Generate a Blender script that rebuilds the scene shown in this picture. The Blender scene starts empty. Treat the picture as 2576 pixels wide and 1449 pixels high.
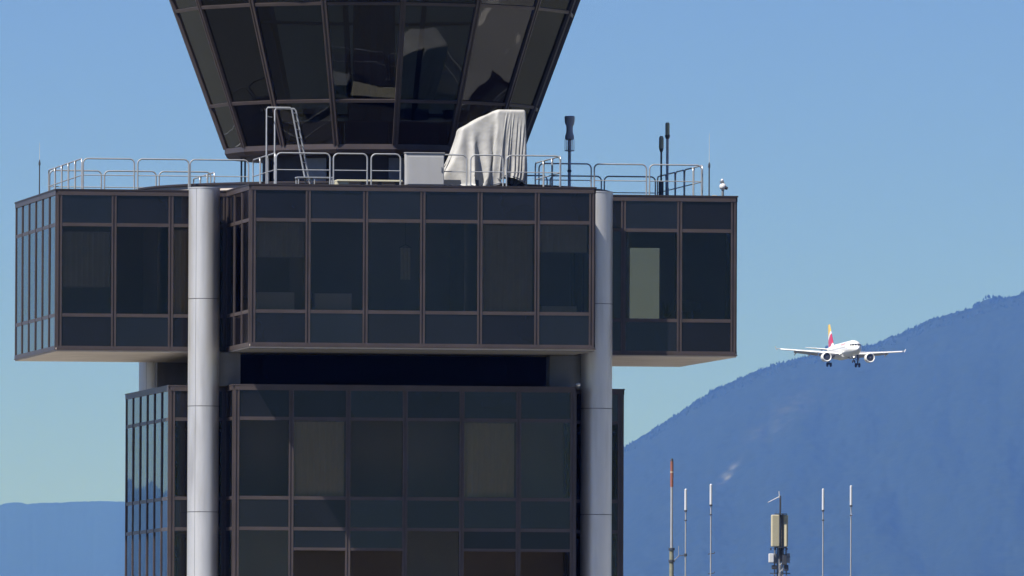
import bpy, math, random
from mathutils import Vector, Matrix, Quaternion, noise
R = math.radians
random.seed(7)
scn = bpy.context.scene
col = scn.collection

# ------------------------------------------------------------------ camera
# world: x right, y away, z up; the tower's centre line is x=y=0, z=0 is the underside of its big floor
BASE = -16.1755                                   # ground level
CAM = Vector((-70.018, -486.886, -14.4755))       # 1.7 m above the ground, 490 m off
def camera():
    az, el, ro, f = R(8.18346), R(1.68561), R(.26485), 34960.0
    fw = Vector((math.sin(az)*math.cos(el), math.cos(az)*math.cos(el), math.sin(el)))
    r = fw.cross(Vector((0, 0, 1))).normalized(); u = r.cross(fw)
    X = r*math.cos(ro)+u*math.sin(ro); Y = u*math.cos(ro)-r*math.sin(ro)
    fw2 = (fw+X*((1288-937.39)/f)-Y*((724.5-898.49)/f)).normalized()
    X = (X-fw2*X.dot(fw2)).normalized(); Y = (-fw2).cross(X)
    cd = bpy.data.cameras.new('camera'); co = bpy.data.objects.new('camera', cd); col.objects.link(co)
    m = Matrix((X, Y, -fw2)).transposed().to_4x4(); m.translation = CAM; co.matrix_world = m
    cd.sensor_width = 36; cd.lens = 36*f/2576; cd.clip_start = 1; cd.clip_end = 200000
    scn.camera = co
camera()

# ------------------------------------------------------------------ sky, sun, exposure
SUN = Vector((-1, -.6, 1.6)).normalized()         # towards the sun
sun_el = math.asin(SUN.z); sun_rot = math.atan2(SUN.x, SUN.y)
w = bpy.data.worlds.new('World'); scn.world = w; w.use_nodes = True
nt = w.node_tree; nt.nodes.clear()
sky = nt.nodes.new('ShaderNodeTexSky'); sky.sky_type = 'NISHITA'; sky.sun_disc = False
sky.sun_elevation = sun_el; sky.sun_rotation = sun_rot % (2*math.pi)
sky.air_density = .3; sky.dust_density = 0; sky.ozone_density = 10.0; sky.altitude = 0
bg = nt.nodes.new('ShaderNodeBackground'); bg.inputs[1].default_value = .08
wo = nt.nodes.new('ShaderNodeOutputWorld')
wb = nt.nodes.new('ShaderNodeMixRGB'); wb.blend_type = 'MULTIPLY'; wb.inputs[0].default_value = 1; wb.inputs[2].default_value = (1.06, .945, 1.02, 1)   # white balance of the whole sky
nt.links.new(sky.outputs[0], wb.inputs[1]); nt.links.new(wb.outputs[0], bg.inputs[0]); nt.links.new(bg.outputs[0], wo.inputs[0])
sl = bpy.data.lights.new('sun', 'SUN'); sl.energy = 5.0; sl.angle = R(.53); sl.color = (1, .97, .955)
so = bpy.data.objects.new('sun', sl); col.objects.link(so); so.location = (-60, -40, 90)
so.rotation_euler = SUN.to_track_quat('Z', 'Y').to_euler()
vs = scn.view_settings; vs.view_transform = 'Standard'; vs.look = 'None'; vs.exposure = .7; vs.gamma = 1
try: vs.use_curve_mapping = False
except Exception: pass
scn.cycles.max_bounces = 7; scn.cycles.transparent_max_bounces = 16; scn.cycles.volume_bounces = 0
scn.cycles.caustics_reflective = False; scn.cycles.caustics_refractive = False

# ------------------------------------------------------------------ materials
MATS = {}
def mat(name, rgb, rough=.5, metal=0, spec=.5, var=.0, vscale=3.0, stretch=(1, 1, 1), dirt=None, dscale=1.0, bump=0, bscale=20, emit=0):
    m = bpy.data.materials.new(name); m.use_nodes = True; t = m.node_tree; N = t.nodes; L = t.links
    b = N['Principled BSDF']; b.inputs['Base Color'].default_value = (*rgb, 1)
    b.inputs['Roughness'].default_value = rough; b.inputs['Metallic'].default_value = metal
    b.inputs['Specular IOR Level'].default_value = spec
    if var or dirt or bump:
        tc = N.new('ShaderNodeTexCoord'); mp = N.new('ShaderNodeMapping'); mp.inputs['Scale'].default_value = stretch
        ge = N.new('ShaderNodeNewGeometry')
        L.new(ge.outputs['Position'], mp.inputs[0])
    last = None
    if var:
        n = N.new('ShaderNodeTexNoise'); n.inputs['Scale'].default_value = vscale; n.inputs['Detail'].default_value = 5
        L.new(mp.outputs[0], n.inputs[0])
        r = N.new('ShaderNodeValToRGB'); r.color_ramp.elements[0].position = .3; r.color_ramp.elements[1].position = .7
        lo = [max(0, c*(1-var)) for c in rgb]; hi = [min(1, c*(1+var)) for c in rgb]
        r.color_ramp.elements[0].color = (*lo, 1); r.color_ramp.elements[1].color = (*hi, 1)
        L.new(n.outputs['Fac'], r.inputs[0]); last = r.outputs[0]
    if dirt:
        n2 = N.new('ShaderNodeTexNoise'); n2.inputs['Scale'].default_value = dscale; n2.inputs['Detail'].default_value = 6
        mp2 = N.new('ShaderNodeMapping'); mp2.inputs['Scale'].default_value = (1.6, 1.6, .16); L.new(ge.outputs['Position'], mp2.inputs[0])
        L.new(mp2.outputs[0], n2.inputs[0])
        r2 = N.new('ShaderNodeValToRGB'); r2.color_ramp.elements[0].position = .5; r2.color_ramp.elements[1].position = .78
        r2.color_ramp.elements[0].color = (0, 0, 0, 1); r2.color_ramp.elements[1].color = (.6, .6, .6, 1); L.new(n2.outputs['Fac'], r2.inputs[0])
        mx = N.new('ShaderNodeMixRGB'); mx.inputs[2].default_value = (*dirt, 1)
        if last: L.new(last, mx.inputs[1])
        else: mx.inputs[1].default_value = (*rgb, 1)
        L.new(r2.outputs[0], mx.inputs[0]); last = mx.outputs[0]
    if last: L.new(last, b.inputs['Base Color'])
    if bump:
        n3 = N.new('ShaderNodeTexNoise'); n3.inputs['Scale'].default_value = bscale; n3.inputs['Detail'].default_value = 4
        L.new(mp.outputs[0], n3.inputs[0]); bp = N.new('ShaderNodeBump'); bp.inputs['Strength'].default_value = bump; bp.inputs['Distance'].default_value = .03
        L.new(n3.outputs['Fac'], bp.inputs['Height']); L.new(bp.outputs[0], b.inputs['Normal'])
    if emit:
        b.inputs['Emission Color'].default_value = (*rgb, 1); b.inputs['Emission Strength'].default_value = emit
    MATS[name] = m; return m

def glass(name, tint, ior=1.55, wave=.0, rnd=0):
    m = bpy.data.materials.new(name); m.use_nodes = True; t = m.node_tree; N = t.nodes; L = t.links; N.clear()
    o = N.new('ShaderNodeOutputMaterial'); mx = N.new('ShaderNodeMixShader'); fr = N.new('ShaderNodeFresnel'); fr.inputs[0].default_value = ior
    tr = N.new('ShaderNodeBsdfTransparent'); tr.inputs[0].default_value = (*tint, 1)
    gl = N.new('ShaderNodeBsdfGlossy'); gl.inputs['Roughness'].default_value = .015; gl.inputs[0].default_value = (.95, .97, 1, 1)
    if rnd:                                         # panes differ a little from one another
        oi = N.new('ShaderNodeObjectInfo'); ma = N.new('ShaderNodeMath'); ma.operation = 'MULTIPLY_ADD'; ma.inputs[1].default_value = rnd; ma.inputs[2].default_value = ior
        L.new(oi.outputs['Random'], ma.inputs[0]); L.new(ma.outputs[0], fr.inputs[0])
    if wave:
        ge = N.new('ShaderNodeNewGeometry'); n = N.new('ShaderNodeTexNoise'); n.inputs['Scale'].default_value = .9; n.inputs['Detail'].default_value = 1
        L.new(ge.outputs['Position'], n.inputs[0]); bp = N.new('ShaderNodeBump'); bp.inputs['Strength'].default_value = 1; bp.inputs['Distance'].default_value = wave
        L.new(n.outputs['Fac'], bp.inputs['Height']); L.new(bp.outputs[0], gl.inputs['Normal'])
    L.new(fr.outputs[0], mx.inputs[0]); L.new(tr.outputs[0], mx.inputs[1]); L.new(gl.outputs[0], mx.inputs[2]); L.new(mx.outputs[0], o.inputs[0])
    MATS[name] = m; return m

mat('frame', (.058, .045, .043), .42, .0, .5, var=.16, vscale=1.3)
mat('frame_dark', (.026, .020, .021), .5, var=.15, vscale=1.0)
mat('spandrel', (.008, .0075, .010), .03, spec=.36, var=.25, vscale=.35)
_sp = MATS['spandrel'].node_tree; _oi = _sp.nodes.new('ShaderNodeObjectInfo'); _ma = _sp.nodes.new('ShaderNodeMath'); _ma.operation = 'MULTIPLY_ADD'; _ma.inputs[1].default_value = .22; _ma.inputs[2].default_value = .24
_sp.links.new(_oi.outputs['Random'], _ma.inputs[0]); _sp.links.new(_ma.outputs[0], _sp.nodes['Principled BSDF'].inputs['Specular IOR Level'])
glass('glazing', (.73, .67, .59), 1.25, .0012, .14)
glass('cab_glazing', (.38, .36, .33), 1.38, .009, .10)
mat('column_paint', (.65, .635, .615), .45, .65, var=.07, vscale=1.1, stretch=(1, 1, .3), dirt=(.40, .385, .37), dscale=1.9)
mat('joint', (.12, .12, .12), .8)
mat('soffit', (.53, .47, .41), .8, var=.10, vscale=.8, dirt=(.45, .38, .32), dscale=.7)
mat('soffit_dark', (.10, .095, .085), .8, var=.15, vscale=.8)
mat('concrete', (.24, .235, .22), .85, var=.15, vscale=.9, dirt=(.13, .13, .12), dscale=1.1)
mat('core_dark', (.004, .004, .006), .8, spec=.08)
mat('roofing', (.04, .039, .038), .9, var=.25, vscale=1.5, bump=.5, bscale=14)
mat('interior_wall', (.30, .295, .285), .8, var=.08, vscale=.5)
mat('cab_lining', (.07, .068, .066), .9)
mat('carpet', (.10, .10, .11), .95)
mat('ceiling_tile', (.42, .42, .41), .9)
mat('blind', (.80, .75, .60), .8, var=.05, vscale=2, stretch=(6, 6, .4))
mat('blind_grey', (.56, .55, .53), .8, var=.06, vscale=2)
mat('galvanised', (.38, .39, .40), .42, .35, var=.10, vscale=6)
mat('white_paint', (.6, .6, .58), .45, var=.03, vscale=2)
mat('cabinet_paint', (.40, .40, .40), .5, var=.04, vscale=1.2, dirt=(.34, .33, .31), dscale=1.6)
mat('tarp', (.41, .40, .375), .6, var=.12, vscale=2.5, dirt=(.29, .28, .255), dscale=1.8, bump=.6, bscale=4)
mat('black', (.012, .012, .014), .5)
mat('dark_metal', (.075, .08, .09), .45, .4)
mat('grey_metal', (.22, .225, .235), .45, .3, var=.1, vscale=4)
mat('antenna_grey', (.40, .41, .44), .5, var=.1, vscale=4)
mat('antenna_olive', (.36, .36, .25), .6, var=.1, vscale=5)
mat('olive', (.21, .21, .15), .6, var=.15, vscale=5)
mat('tray', (.52, .49, .36), .6, var=.06, vscale=3)
mat('red_paint', (.25, .095, .06), .55, var=.12, vscale=3)
mat('pole_grey', (.33, .34, .35), .5, .1, var=.08, vscale=2)
mat('pole_white', (.56, .57, .58), .45)
mat('cream', (.50, .45, .30), .55, var=.05, vscale=1.5)
mat('device_white', (.62, .62, .62), .4)
mat('screen_black', (.01, .01, .012), .25)
mat('plant_leaf', (.04, .075, .03), .7, var=.3, vscale=9)
mat('desk_wood', (.22, .17, .12), .6)
mat('fabric_blue', (.06, .07, .11), .9)
mat('towel', (.60, .57, .52), .9)
mat('plane_white', (.80, .80, .80), .28)
mat('plane_grey', (.45, .46, .48), .38, .2)
mat('plane_dark', (.03, .032, .038), .45)
mat('tyre', (.02, .02, .022), .8)
mat('rim', (.45, .45, .46), .4, .6)
mat('window_dark', (.015, .016, .02), .1)
mat('lamp_lit', (1, .96, .88), .3, emit=2.2)
mat('text_red', (.52, .10, .13), .4)

# ------------------------------------------------------------------ mesh helpers
class MB:
    def __init__(s): s.v = []; s.f = []
    def box(s, x0, x1, y0, y1, z0, z1):
        i = len(s.v)
        s.v += [(x0, y0, z0), (x1, y0, z0), (x1, y1, z0), (x0, y1, z0), (x0, y0, z1), (x1, y0, z1), (x1, y1, z1), (x0, y1, z1)]
        s.f += [tuple(i+k for k in q) for q in ((3, 2, 1, 0), (4, 5, 6, 7), (0, 1, 5, 4), (1, 2, 6, 5), (2, 3, 7, 6), (3, 0, 4, 7))]
        return s
    def prism(s, poly, z0, z1):
        i = len(s.v); n = len(poly)
        s.v += [(p[0], p[1], z0) for p in poly]+[(p[0], p[1], z1) for p in poly]
        s.f += [tuple(i+n-1-k for k in range(n)), tuple(i+n+k for k in range(n))]
        s.f += [(i+k, i+(k+1) % n, i+n+(k+1) % n, i+n+k) for k in range(n)]
        return s
    def lathe(s, prof, cx=0, cy=0, n=24, axis='z', cap=True):
        i = len(s.v); m = len(prof)
        for (r, h) in prof:
            for k in range(n):
                a = 2*math.pi*k/n; p, q = r*math.cos(a), r*math.sin(a)
                s.v.append((cx+p, cy+q, h) if axis == 'z' else (h, cx+p, cy+q))
        for j in range(m-1):
            for k in range(n):
                a, b = i+j*n+k, i+j*n+(k+1) % n; c, d = b+n, a+n
                s.f.append((a, b, c, d))
        if cap:
            s.f.append(tuple(i+n-1-k for k in range(n))); s.f.append(tuple(i+(m-1)*n+k for k in range(n)))
        return s
    def tube(s, pts, r, n=8):
        pts = [Vector(p) for p in pts]; i = len(s.v); m = len(pts)
        rr = r if isinstance(r, (list, tuple)) else [r]*m
        t0 = (pts[1]-pts[0]).normalized(); up = Vector((0, 0, 1)) if abs(t0.z) < .9 else Vector((0, 1, 0))
        a = t0.cross(up).normalized()
        for j in range(m):
            t = ((pts[j]-pts[j-1]) if j else Vector()) + ((pts[j+1]-pts[j]) if j < m-1 else Vector())
            t.normalize(); a = (a-t*a.dot(t)).normalized(); b = t.cross(a)
            for k in range(n):
                w_ = 2*math.pi*k/n; s.v.append(tuple(pts[j]+(a*math.cos(w_)+b*math.sin(w_))*rr[j]))
        for j in range(m-1):
            for k in range(n):
                p, q = i+j*n+k, i+j*n+(k+1) % n; s.f.append((p, q, q+n, p+n))
        s.f.append(tuple(i+n-1-k for k in range(n))); s.f.append(tuple(i+(m-1)*n+k for k in range(n)))
        return s
    def sphere(s, c, r, n=12, sc=(1, 1, 1)):
        i = len(s.v); m = n//2
        for j in range(1, m):
            th = math.pi*j/m
            for k in range(n):
                a = 2*math.pi*k/n; s.v.append((c[0]+r*sc[0]*math.sin(th)*math.cos(a), c[1]+r*sc[1]*math.sin(th)*math.sin(a), c[2]+r*sc[2]*math.cos(th)))
        t = len(s.v); s.v += [(c[0], c[1], c[2]+r*sc[2]), (c[0], c[1], c[2]-r*sc[2])]
        for k in range(n):
            s.f.append((t, i+k, i+(k+1) % n)); s.f.append((t+1, i+(m-2)*n+(k+1) % n, i+(m-2)*n+k))
            for j in range(m-2):
                a, b = i+j*n+k, i+j*n+(k+1) % n; s.f.append((a, a+n, b+n, b))
        return s
    def quadstrip(s, rows):
        i = len(s.v); n = len(rows[0])
        for r in rows: s.v += [tuple(p) for p in r]
        for j in range(len(rows)-1):
            for k in range(n-1): s.f.append((i+j*n+k, i+j*n+k+1, i+(j+1)*n+k+1, i+(j+1)*n+k))
        return s
    def mesh(s, name, m, smooth=False, off=(0, 0, 0)):
        me = bpy.data.meshes.new(name); ox, oy, oz = off
        me.from_pydata([(a-ox, b-oy, c-oz) for a, b, c in s.v], [], s.f); me.validate(); me.update()
        me.materials.append(MATS[m] if isinstance(m, str) else m)
        if smooth:
            me.polygons.foreach_set('use_smooth', [True]*len(me.polygons))
            try: me.set_sharp_from_angle(angle=R(35))
            except Exception: pass
        return me
    def build(s, name, m, parent=None, smooth=False, off=(0, 0, 0)):
        return link(name, s.mesh(name, m, smooth, off), parent)
def link(name, me, parent=None, loc=None, rot=None):
    o = bpy.data.objects.new(name, me); col.objects.link(o)
    if parent: o.parent = parent
    if loc is not None: o.location = loc
    if rot is not None: o.rotation_euler = rot
    return o
def tag(o, label, cat, group=None):
    o['label'] = label; o['category'] = cat
    if group: o['group'] = group
    return o
def thing(name, label, cat, loc=(0, 0, 0), group=None, rot=None):
    o = link(name, None, None, loc, rot); o.empty_display_size = .3
    return tag(o, label, cat, group)
def struct(o): o['kind'] = 'structure'; return o
def bevel(o, w_=.02, seg=2):
    b = o.modifiers.new('bevel', 'BEVEL'); b.width = w_; b.segments = seg; b.limit_method = 'ANGLE'; return o

# ------------------------------------------------------------------ ground and mountains
GZ = BASE
mat('bounce_concrete', (.42, .405, .375), .9, var=.12, vscale=.2)
mat('ground', (.085, .087, .07), .95, var=.25, vscale=.02)
g = MB(); g.lathe([(.01, GZ), (300, GZ), (2000, GZ), (84000, GZ)], CAM.x, CAM.y, 64, cap=False)
struct(g.build('ground', 'ground'))
struct(MB().quadstrip([[(-27, -25, GZ+.004), (90, -25, GZ+.004)], [(-27, 45, GZ+.004), (90, 45, GZ+.004)]]).build('bounce_apron', 'bounce_concrete'))  # unseen pale concrete, added and sized to bounce light onto soffits and right column

def lerp_tab(tab, x):
    if x <= tab[0][0]: return tab[0][1]
    for (a, b), (c, d) in zip(tab, tab[1:]):
        if x <= c:
            t = (x-a)/(c-a); return b+(d-b)*t
    return tab[-1][1]
RIDGE = [(7.2, .1), (7.9, .5), (8.6, .92), (9.222, 1.319), (9.435, 1.451), (9.598, 1.558), (9.762, 1.632), (9.925, 1.685), (10.023, 1.707), (10.089, 1.72),
         (10.236, 1.741), (10.318, 1.774), (10.416, 1.815), (10.498, 1.856), (10.661, 1.898), (10.776, 1.931), (10.867, 1.959), (11.3, 2.03), (12, 2.06), (14, 2.0), (19, 1.8), (26, 1.4), (40, .7)]
FAR = [(-48, .4), (-30, .9), (-20, .9), (-12, 1.15), (-9, 1.16), (-7.25, 1.16), (-5, 1.14), (0, 1.1), (4, 1.09), (6.65, 1.064), (6.814, 1.077), (6.978, 1.084), (7.166, 1.085), (8, 1.06), (10, .9), (14, .5)]
MR0, MR1 = 33000, 45000
def forest_material():
    m = bpy.data.materials.new('forest'); m.use_nodes = True; t = m.node_tree; N = t.nodes; L = t.links; b = N['Principled BSDF']
    b.inputs['Roughness'].default_value = 1; b.inputs['Specular IOR Level'].default_value = .05
    ge = N.new('ShaderNodeNewGeometry'); n = N.new('ShaderNodeTexNoise'); n.inputs['Scale'].default_value = .022; n.inputs['Detail'].default_value = 8; n.inputs['Roughness'].default_value = .7
    L.new(ge.outputs['Position'], n.inputs[0]); r = N.new('ShaderNodeValToRGB')
    r.color_ramp.elements[0].position = .32; r.color_ramp.elements[0].color = (.008, .015, .008, 1)
    r.color_ramp.elements[1].position = .70; r.color_ramp.elements[1].color = (.026, .040, .018, 1); L.new(n.outputs['Fac'], r.inputs[0])
    at = N.new('ShaderNodeAttribute'); at.attribute_name = 'rock'; mx = N.new('ShaderNodeMixRGB'); mx.inputs[2].default_value = (.22, .23, .24, 1)
    L.new(at.outputs['Fac'], mx.inputs[0]); L.new(r.outputs[0], mx.inputs[1]); L.new(mx.outputs[0], b.inputs['Base Color'])
    MATS['forest'] = m
forest_material()
def surface(tab, r0, r1, azd, t, rough):
    """height of a slope point; t 0 foot .. 1 crest .. 1.4 back"""
    hc = r1*math.tan(R(lerp_tab(tab, azd)))+1.7
    r = r0+(r1-r0)*t
    prof = t if t <= 1 else 1-(t-1)*1.2
    x = CAM.x+r*math.sin(R(azd)); y = CAM.y+r*math.cos(R(azd))
    k = min(1, max(0, (1-t)*6)) if t <= 1 else 1
    k *= min(1, t*5)
    gul = (noise.noise(Vector((azd*5, t*5, 3)))*.035+noise.noise(Vector((azd*16, t*18, 8)))*.005)*hc*k
    z = hc*prof+gul+noise.noise(Vector((x*.012, y*.006, 1)))*rough+noise.noise(Vector((x*.045, y*.02, 5)))*rough*.9
    return x, y, GZ+max(-5, z)
def mountain(name, tab, r0, r1, azs, ts, rough, patches=()):
    rows = []; rock = []
    for t in ts:
        row = []
        for a in azs:
            p = surface(tab, r0, r1, a, t, rough); row.append(p)
            q = 0
            for (pa, pt, sa, st, tilt) in patches:
                da = (a-pa)/sa; dt = (t-pt-(a-pa)*tilt)/st
                gs = math.exp(-(da*da+dt*dt))
                q = max(q, min(1, max(0, (noise.noise(Vector((p[0]*.03, p[1]*.012, p[2]*.035)))*.5+.5)*1.6-.55))*gs*(1.0 if sa < .04 else .2))
            rock.append(q)
        rows.append(row)
    mb = MB().quadstrip(rows); me = mb.mesh(name, 'forest', smooth=False); me.polygons.foreach_set('use_smooth', [True]*len(me.polygons))
    at = me.attributes.new('rock', 'FLOAT', 'POINT')
    if len(me.vertices) == len(rock): at.data.foreach_set('value', rock)
    return struct(link(name, me))
azs = [7.2+.08*i for i in range(22)]+[8.96+.0045*i for i in range(480)]+[11.12+.12*i for i in range(60)]+[18.4+.6*i for i in range(36)]
ts = [0, .1, .2, .3]+[.36+.0062*i for i in range(104)]+[1.0, 1.004, 1.01, 1.03, 1.1, 1.25, 1.4]
ts = sorted(set(round(t, 4) for t in ts))
mountain('mountain', RIDGE, MR0, MR1, azs, ts, 4.5,
         [(9.90, .835, .11, .045, .28), (9.655, .715, .036, .012, .35), (9.78, .80, .06, .02, .3)])
azf = [-48+.5*i for i in range(108)]+[6+.008*i for i in range(160)]+[7.28+.2*i for i in range(34)]
mountain('far_hills', FAR, 64000, 78000, azf, [0, .2, .4, .55, .7, .8, .88, .94, .97, 1, 1.01, 1.05, 1.2, 1.4], 4.5)
# conifers standing along the crest
tr = MB(); rnd = random.Random(3)
for i in range(1900):
    a = rnd.uniform(9.15, 10.98); t = rnd.choice((rnd.uniform(.992, 1.002), rnd.uniform(.97, 1.002)))
    x, y, z = surface(RIDGE, MR0, MR1, a, t, 4.5)
    big = noise.noise(Vector((a*30, 0, 0)))*.5+.5
    h = rnd.uniform(7.0, 12.0)+11*big*rnd.random()**3; rad = rnd.uniform(3, 6); z -= 5.5; n = 5; i0 = len(tr.v); ph = rnd.random()*6
    for (rr, hh) in ((rad, 0), (rad*.62, h*.42), (rad*.8, h*.45), (.1, h)):
        for k in range(n): tr.v.append((x+rr*math.cos(ph+k*6.283/n), y+rr*math.sin(ph+k*6.283/n), z+hh))
    for j in range(3):
        for k in range(n): tr.f.append((i0+j*n+k, i0+j*n+(k+1) % n, i0+(j+1)*n+(k+1) % n, i0+(j+1)*n+k))
o = tr.build('ridge_forest', 'forest'); o['kind'] = 'stuff'; tag(o, 'dark conifers in a ragged line along the blue mountain crest', 'forest')

# air between here and the mountains
hb = MB().box(CAM.x-86000, CAM.x+86000, CAM.y-86000, CAM.y+86000, GZ-7, GZ+1720)
hm = bpy.data.materials.new('haze'); hm.use_nodes = True; t = hm.node_tree; t.nodes.clear()
ho = t.nodes.new('ShaderNodeOutputMaterial'); hv = t.nodes.new('ShaderNodeVolumePrincipled')
hv.inputs['Color'].default_value = (.10, .262, 1, 1); hv.inputs['Absorption Color'].default_value = (1, 1, 1, 1)
hv.inputs['Density'].default_value = 2.95e-5; hv.inputs['Anisotropy'].default_value = .22
t.links.new(hv.outputs[0], ho.inputs['Volume'])
o = hb.build('haze', hm); o['kind'] = 'stuff'; tag(o, 'pale blue haze in the air before the mountains', 'haze')

# ------------------------------------------------------------------ control tower
BAY = 2.0
tower = thing('control_tower', 'dark glass control tower with cross-shaped floor and flared cab on top', 'control tower', (0, 0, BASE))
def T(o):                                          # parts are written in world coordinates, the tower's Empty stands on the ground
    o.location.z -= BASE; return o
def tpart(mb, name, m, smooth=False): return T(mb.build(name, m, tower, smooth))

def cross(a, l, d=0):
    a += d; l += d
    return [(-a, -l), (a, -l), (a, -a), (l, -a), (l, a), (a, a), (a, l), (-a, l), (-a, a), (-l, a), (-l, -a), (-a, -a)]
_cache = {}
def shared(key, fn):
    if key not in _cache: _cache[key] = fn()
    return _cache[key]
def pane_mesh(w_, h, m): return shared(('pane', round(w_, 3), round(h, 3), m), lambda: MB().box(-w_/2, w_/2, 0, .024, 0, h).mesh('pane', m))
def mull_mesh(h, w_=.17):
    def f():
        a = w_/2; p = [(-a, .10), (-a, -.05), (-a+.055, -.05), (-a+.055, -.02), (a-.055, -.02), (a-.055, -.05), (a, -.05), (a, .10)]
        return MB().prism(p, 0, h).mesh('mullion', 'frame')
    return shared(('mull', round(h, 3), w_), f)
def trans_mesh(w_, h=.12): return shared(('tr', round(w_, 3), h), lambda: MB().box(-w_/2, w_/2, -.036, .085, -h/2, h/2).mesh('transom', 'frame'))
prn = random.Random(11)
def facade(o3, yaw, nb, top, bot, rows, name='facade', sub=None, seam=True, tilt=.0016, open_bays=(), label=None):
    """one glazed face: o3 = left foot as seen from outside, rows = [(z0, z1, material)], local x along the face, -y outwards"""
    L_ = nb*BAY; H = top-bot
    mb = MB().box(.003, L_-.003, -.062, .07, H-.165, H-.01)           # head
    fo = link(name, mb.mesh(name, 'frame'), tower, (o3[0], o3[1], bot-BASE), (0, 0, yaw))
    if label: fo['label'] = label
    link('sill', MB().box(.003, L_-.003, -.058, .07, .0, .125).mesh('sill', 'frame'), fo)
    mh = H-.165-.125
    for i in range(nb+1):
        x = i*BAY; w_ = .17
        if i == 0: x = .088
        if i == nb: x = L_-.088
        link('mullion', mull_mesh(mh, w_), fo, (x, 0, .125))
    for i in range(nb):
        x0 = i*BAY+(.176 if i == 0 else .085); x1 = (i+1)*BAY-(.176 if i == nb-1 else .085); wd = x1-x0
        for j, (z0, z1, m) in enumerate(rows):
            zz0, zz1 = z0-bot, z1-bot
            if j: link('transom', trans_mesh(wd), fo, ((x0+x1)/2, 0, rows[j-1][0]-bot))
            up = zz1-(.06 if j else 0)
            dn = zz0+(.06 if j < len(rows)-1 else 0)
            if sub and i in sub and j == sub['row']:
                sz = sub['z']-bot
                link('transom', trans_mesh(wd, .10), fo, ((x0+x1)/2, 0, sz))
                link('pane', pane_mesh(wd+.02, up-sz-.05, 'spandrel'), fo, ((x0+x1)/2, -.02, sz+.05), (prn.gauss(0, tilt), 0, prn.gauss(0, tilt)))
                link('pane', pane_mesh(wd+.02, sz-.05-dn, m), fo, ((x0+x1)/2, -.005+(sz-.05-dn)*.07, dn), (R(4), 0, 0))
                continue
            link('pane', pane_mesh(wd+.02, up-dn, m), fo, ((x0+x1)/2, -.018, dn), (prn.gauss(0, tilt*.5), 0, prn.gauss(0, tilt)))
    return fo
TOPU, BOTU = 5.55, 0.0
UR = [(4.36, 5.385, 'spandrel'), (1.20, 4.36, 'glazing'), (.125, 1.20, 'spandrel')]
LFT = -math.pi/2                                    # a face looking to -x runs from the back (left seen from outside) to the front
facade((-6, -12), 0, 6, TOPU, BOTU, UR, label='broad front glazing of the big floor, six bays')
facade((-6, -6), LFT, 3, TOPU, BOTU, UR, label='narrow sunlit side glazing of the front wing')
facade((-12, -6), 0, 3, TOPU, BOTU, UR, label='front glazing of the left wing')
facade((-12, 6), LFT, 6, TOPU, BOTU, UR, label='end glazing of the left wing mirroring the sky')
facade((6, -6), 0, 3, TOPU, BOTU, UR, label='front glazing of the right wing')
facade((12, 6), math.pi, 3, TOPU, BOTU, UR, label='rear glazing of the right wing')
# faces turned away from the viewer: plain glazed walls with their mullions in one piece
def plain_face(p, q, nrm, top, bot, lines):
    p = Vector((*p, 0)); q = Vector((*q, 0)); n = Vector((*nrm, 0)); d = (q-p); L_ = d.length; d.normalize()
    gm = MB(); fm = MB()
    def slab(mb, a, b, z0, z1, o0, o1):
        P = [p+d*a+n*o0, p+d*b+n*o0, p+d*b+n*o1, p+d*a+n*o1]
        mb.prism([(v.x, v.y) for v in P], z0, z1)
    slab(gm, .1, L_-.1, bot+.1, top-.1, -.07, -.05)
    for i in range(int(L_/BAY+.5)+1): a = min(max(i*BAY, .09), L_-.09); slab(fm, a-.08, a+.08, bot, top-.01, -.10, .05)
    for z in lines: slab(fm, .02, L_-.02, z-.06, z+.06, -.08, .035)
    slab(fm, .01, L_-.01, top-.17, top-.012, -.07, .062); slab(fm, .01, L_-.01, bot+.004, bot+.125, -.07, .058)
    f_ = tpart(fm, 'rear_facade', 'frame'); g_ = gm.build('rear_glazing', 'spandrel', f_)
UL = [4.36, 1.20]
for p, q, n in (((6, -12), (6, -6), (1, 0)), ((12, -6), (12, 6), (1, 0)), ((6, 6), (6, 12), (1, 0)), ((-6, 12), (6, 12), (0, 1)), ((-6, 6), (-6, 12), (-1, 0)), ((-12, 6), (-6, 6), (0, 1))):
    plain_face(p, q, n, TOPU, BOTU, UL)
tpart(MB().prism(cross(6, 12, .075), 5.545, 5.60), 'roof_edge', 'frame_dark')
tpart(MB().prism(cross(6, 12, -.35), 5.52, 5.612), 'roof_deck', 'roofing')
tpart(MB().prism(cross(6, 12, -.13), 5.10, 5.40), 'roof_slab', 'ceiling_tile')
tpart(MB().prism(cross(6, 12, .03), -.075, .06), 'soffit', 'soffit')
tpart(MB().prism(cross(6, 12, .07), -.028, -.003), 'drip_edge', 'frame')
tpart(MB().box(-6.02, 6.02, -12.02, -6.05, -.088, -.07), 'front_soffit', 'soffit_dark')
tpart(MB().prism(cross(6, 12, -.13), .07, .55), 'floor_slab', 'carpet')
tpart(MB().box(-4.2, 4.2, -4.2, 4.2, .55, 5.1), 'service_core', 'interior_wall')
# rooms: partitions seen dimly through the tinted glass
for nm, b in (('partition', (-4.1, -4.0, -11.4, -4.2, .55, 5.1)), ('partition', (1.55, 1.65, -11.4, -4.2, .55, 5.1)), ('partition', (-8.4, -8.3, -5.5, 5.8, .55, 5.1)), ('partition', (-5.8, 5.8, -8.1, -8.0, .55, 5.1)), ('partition', (-11.8, -4.2, -1.6, -1.5, .55, 5.1))):
    tpart(MB().box(*b), nm, 'interior_wall')
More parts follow.
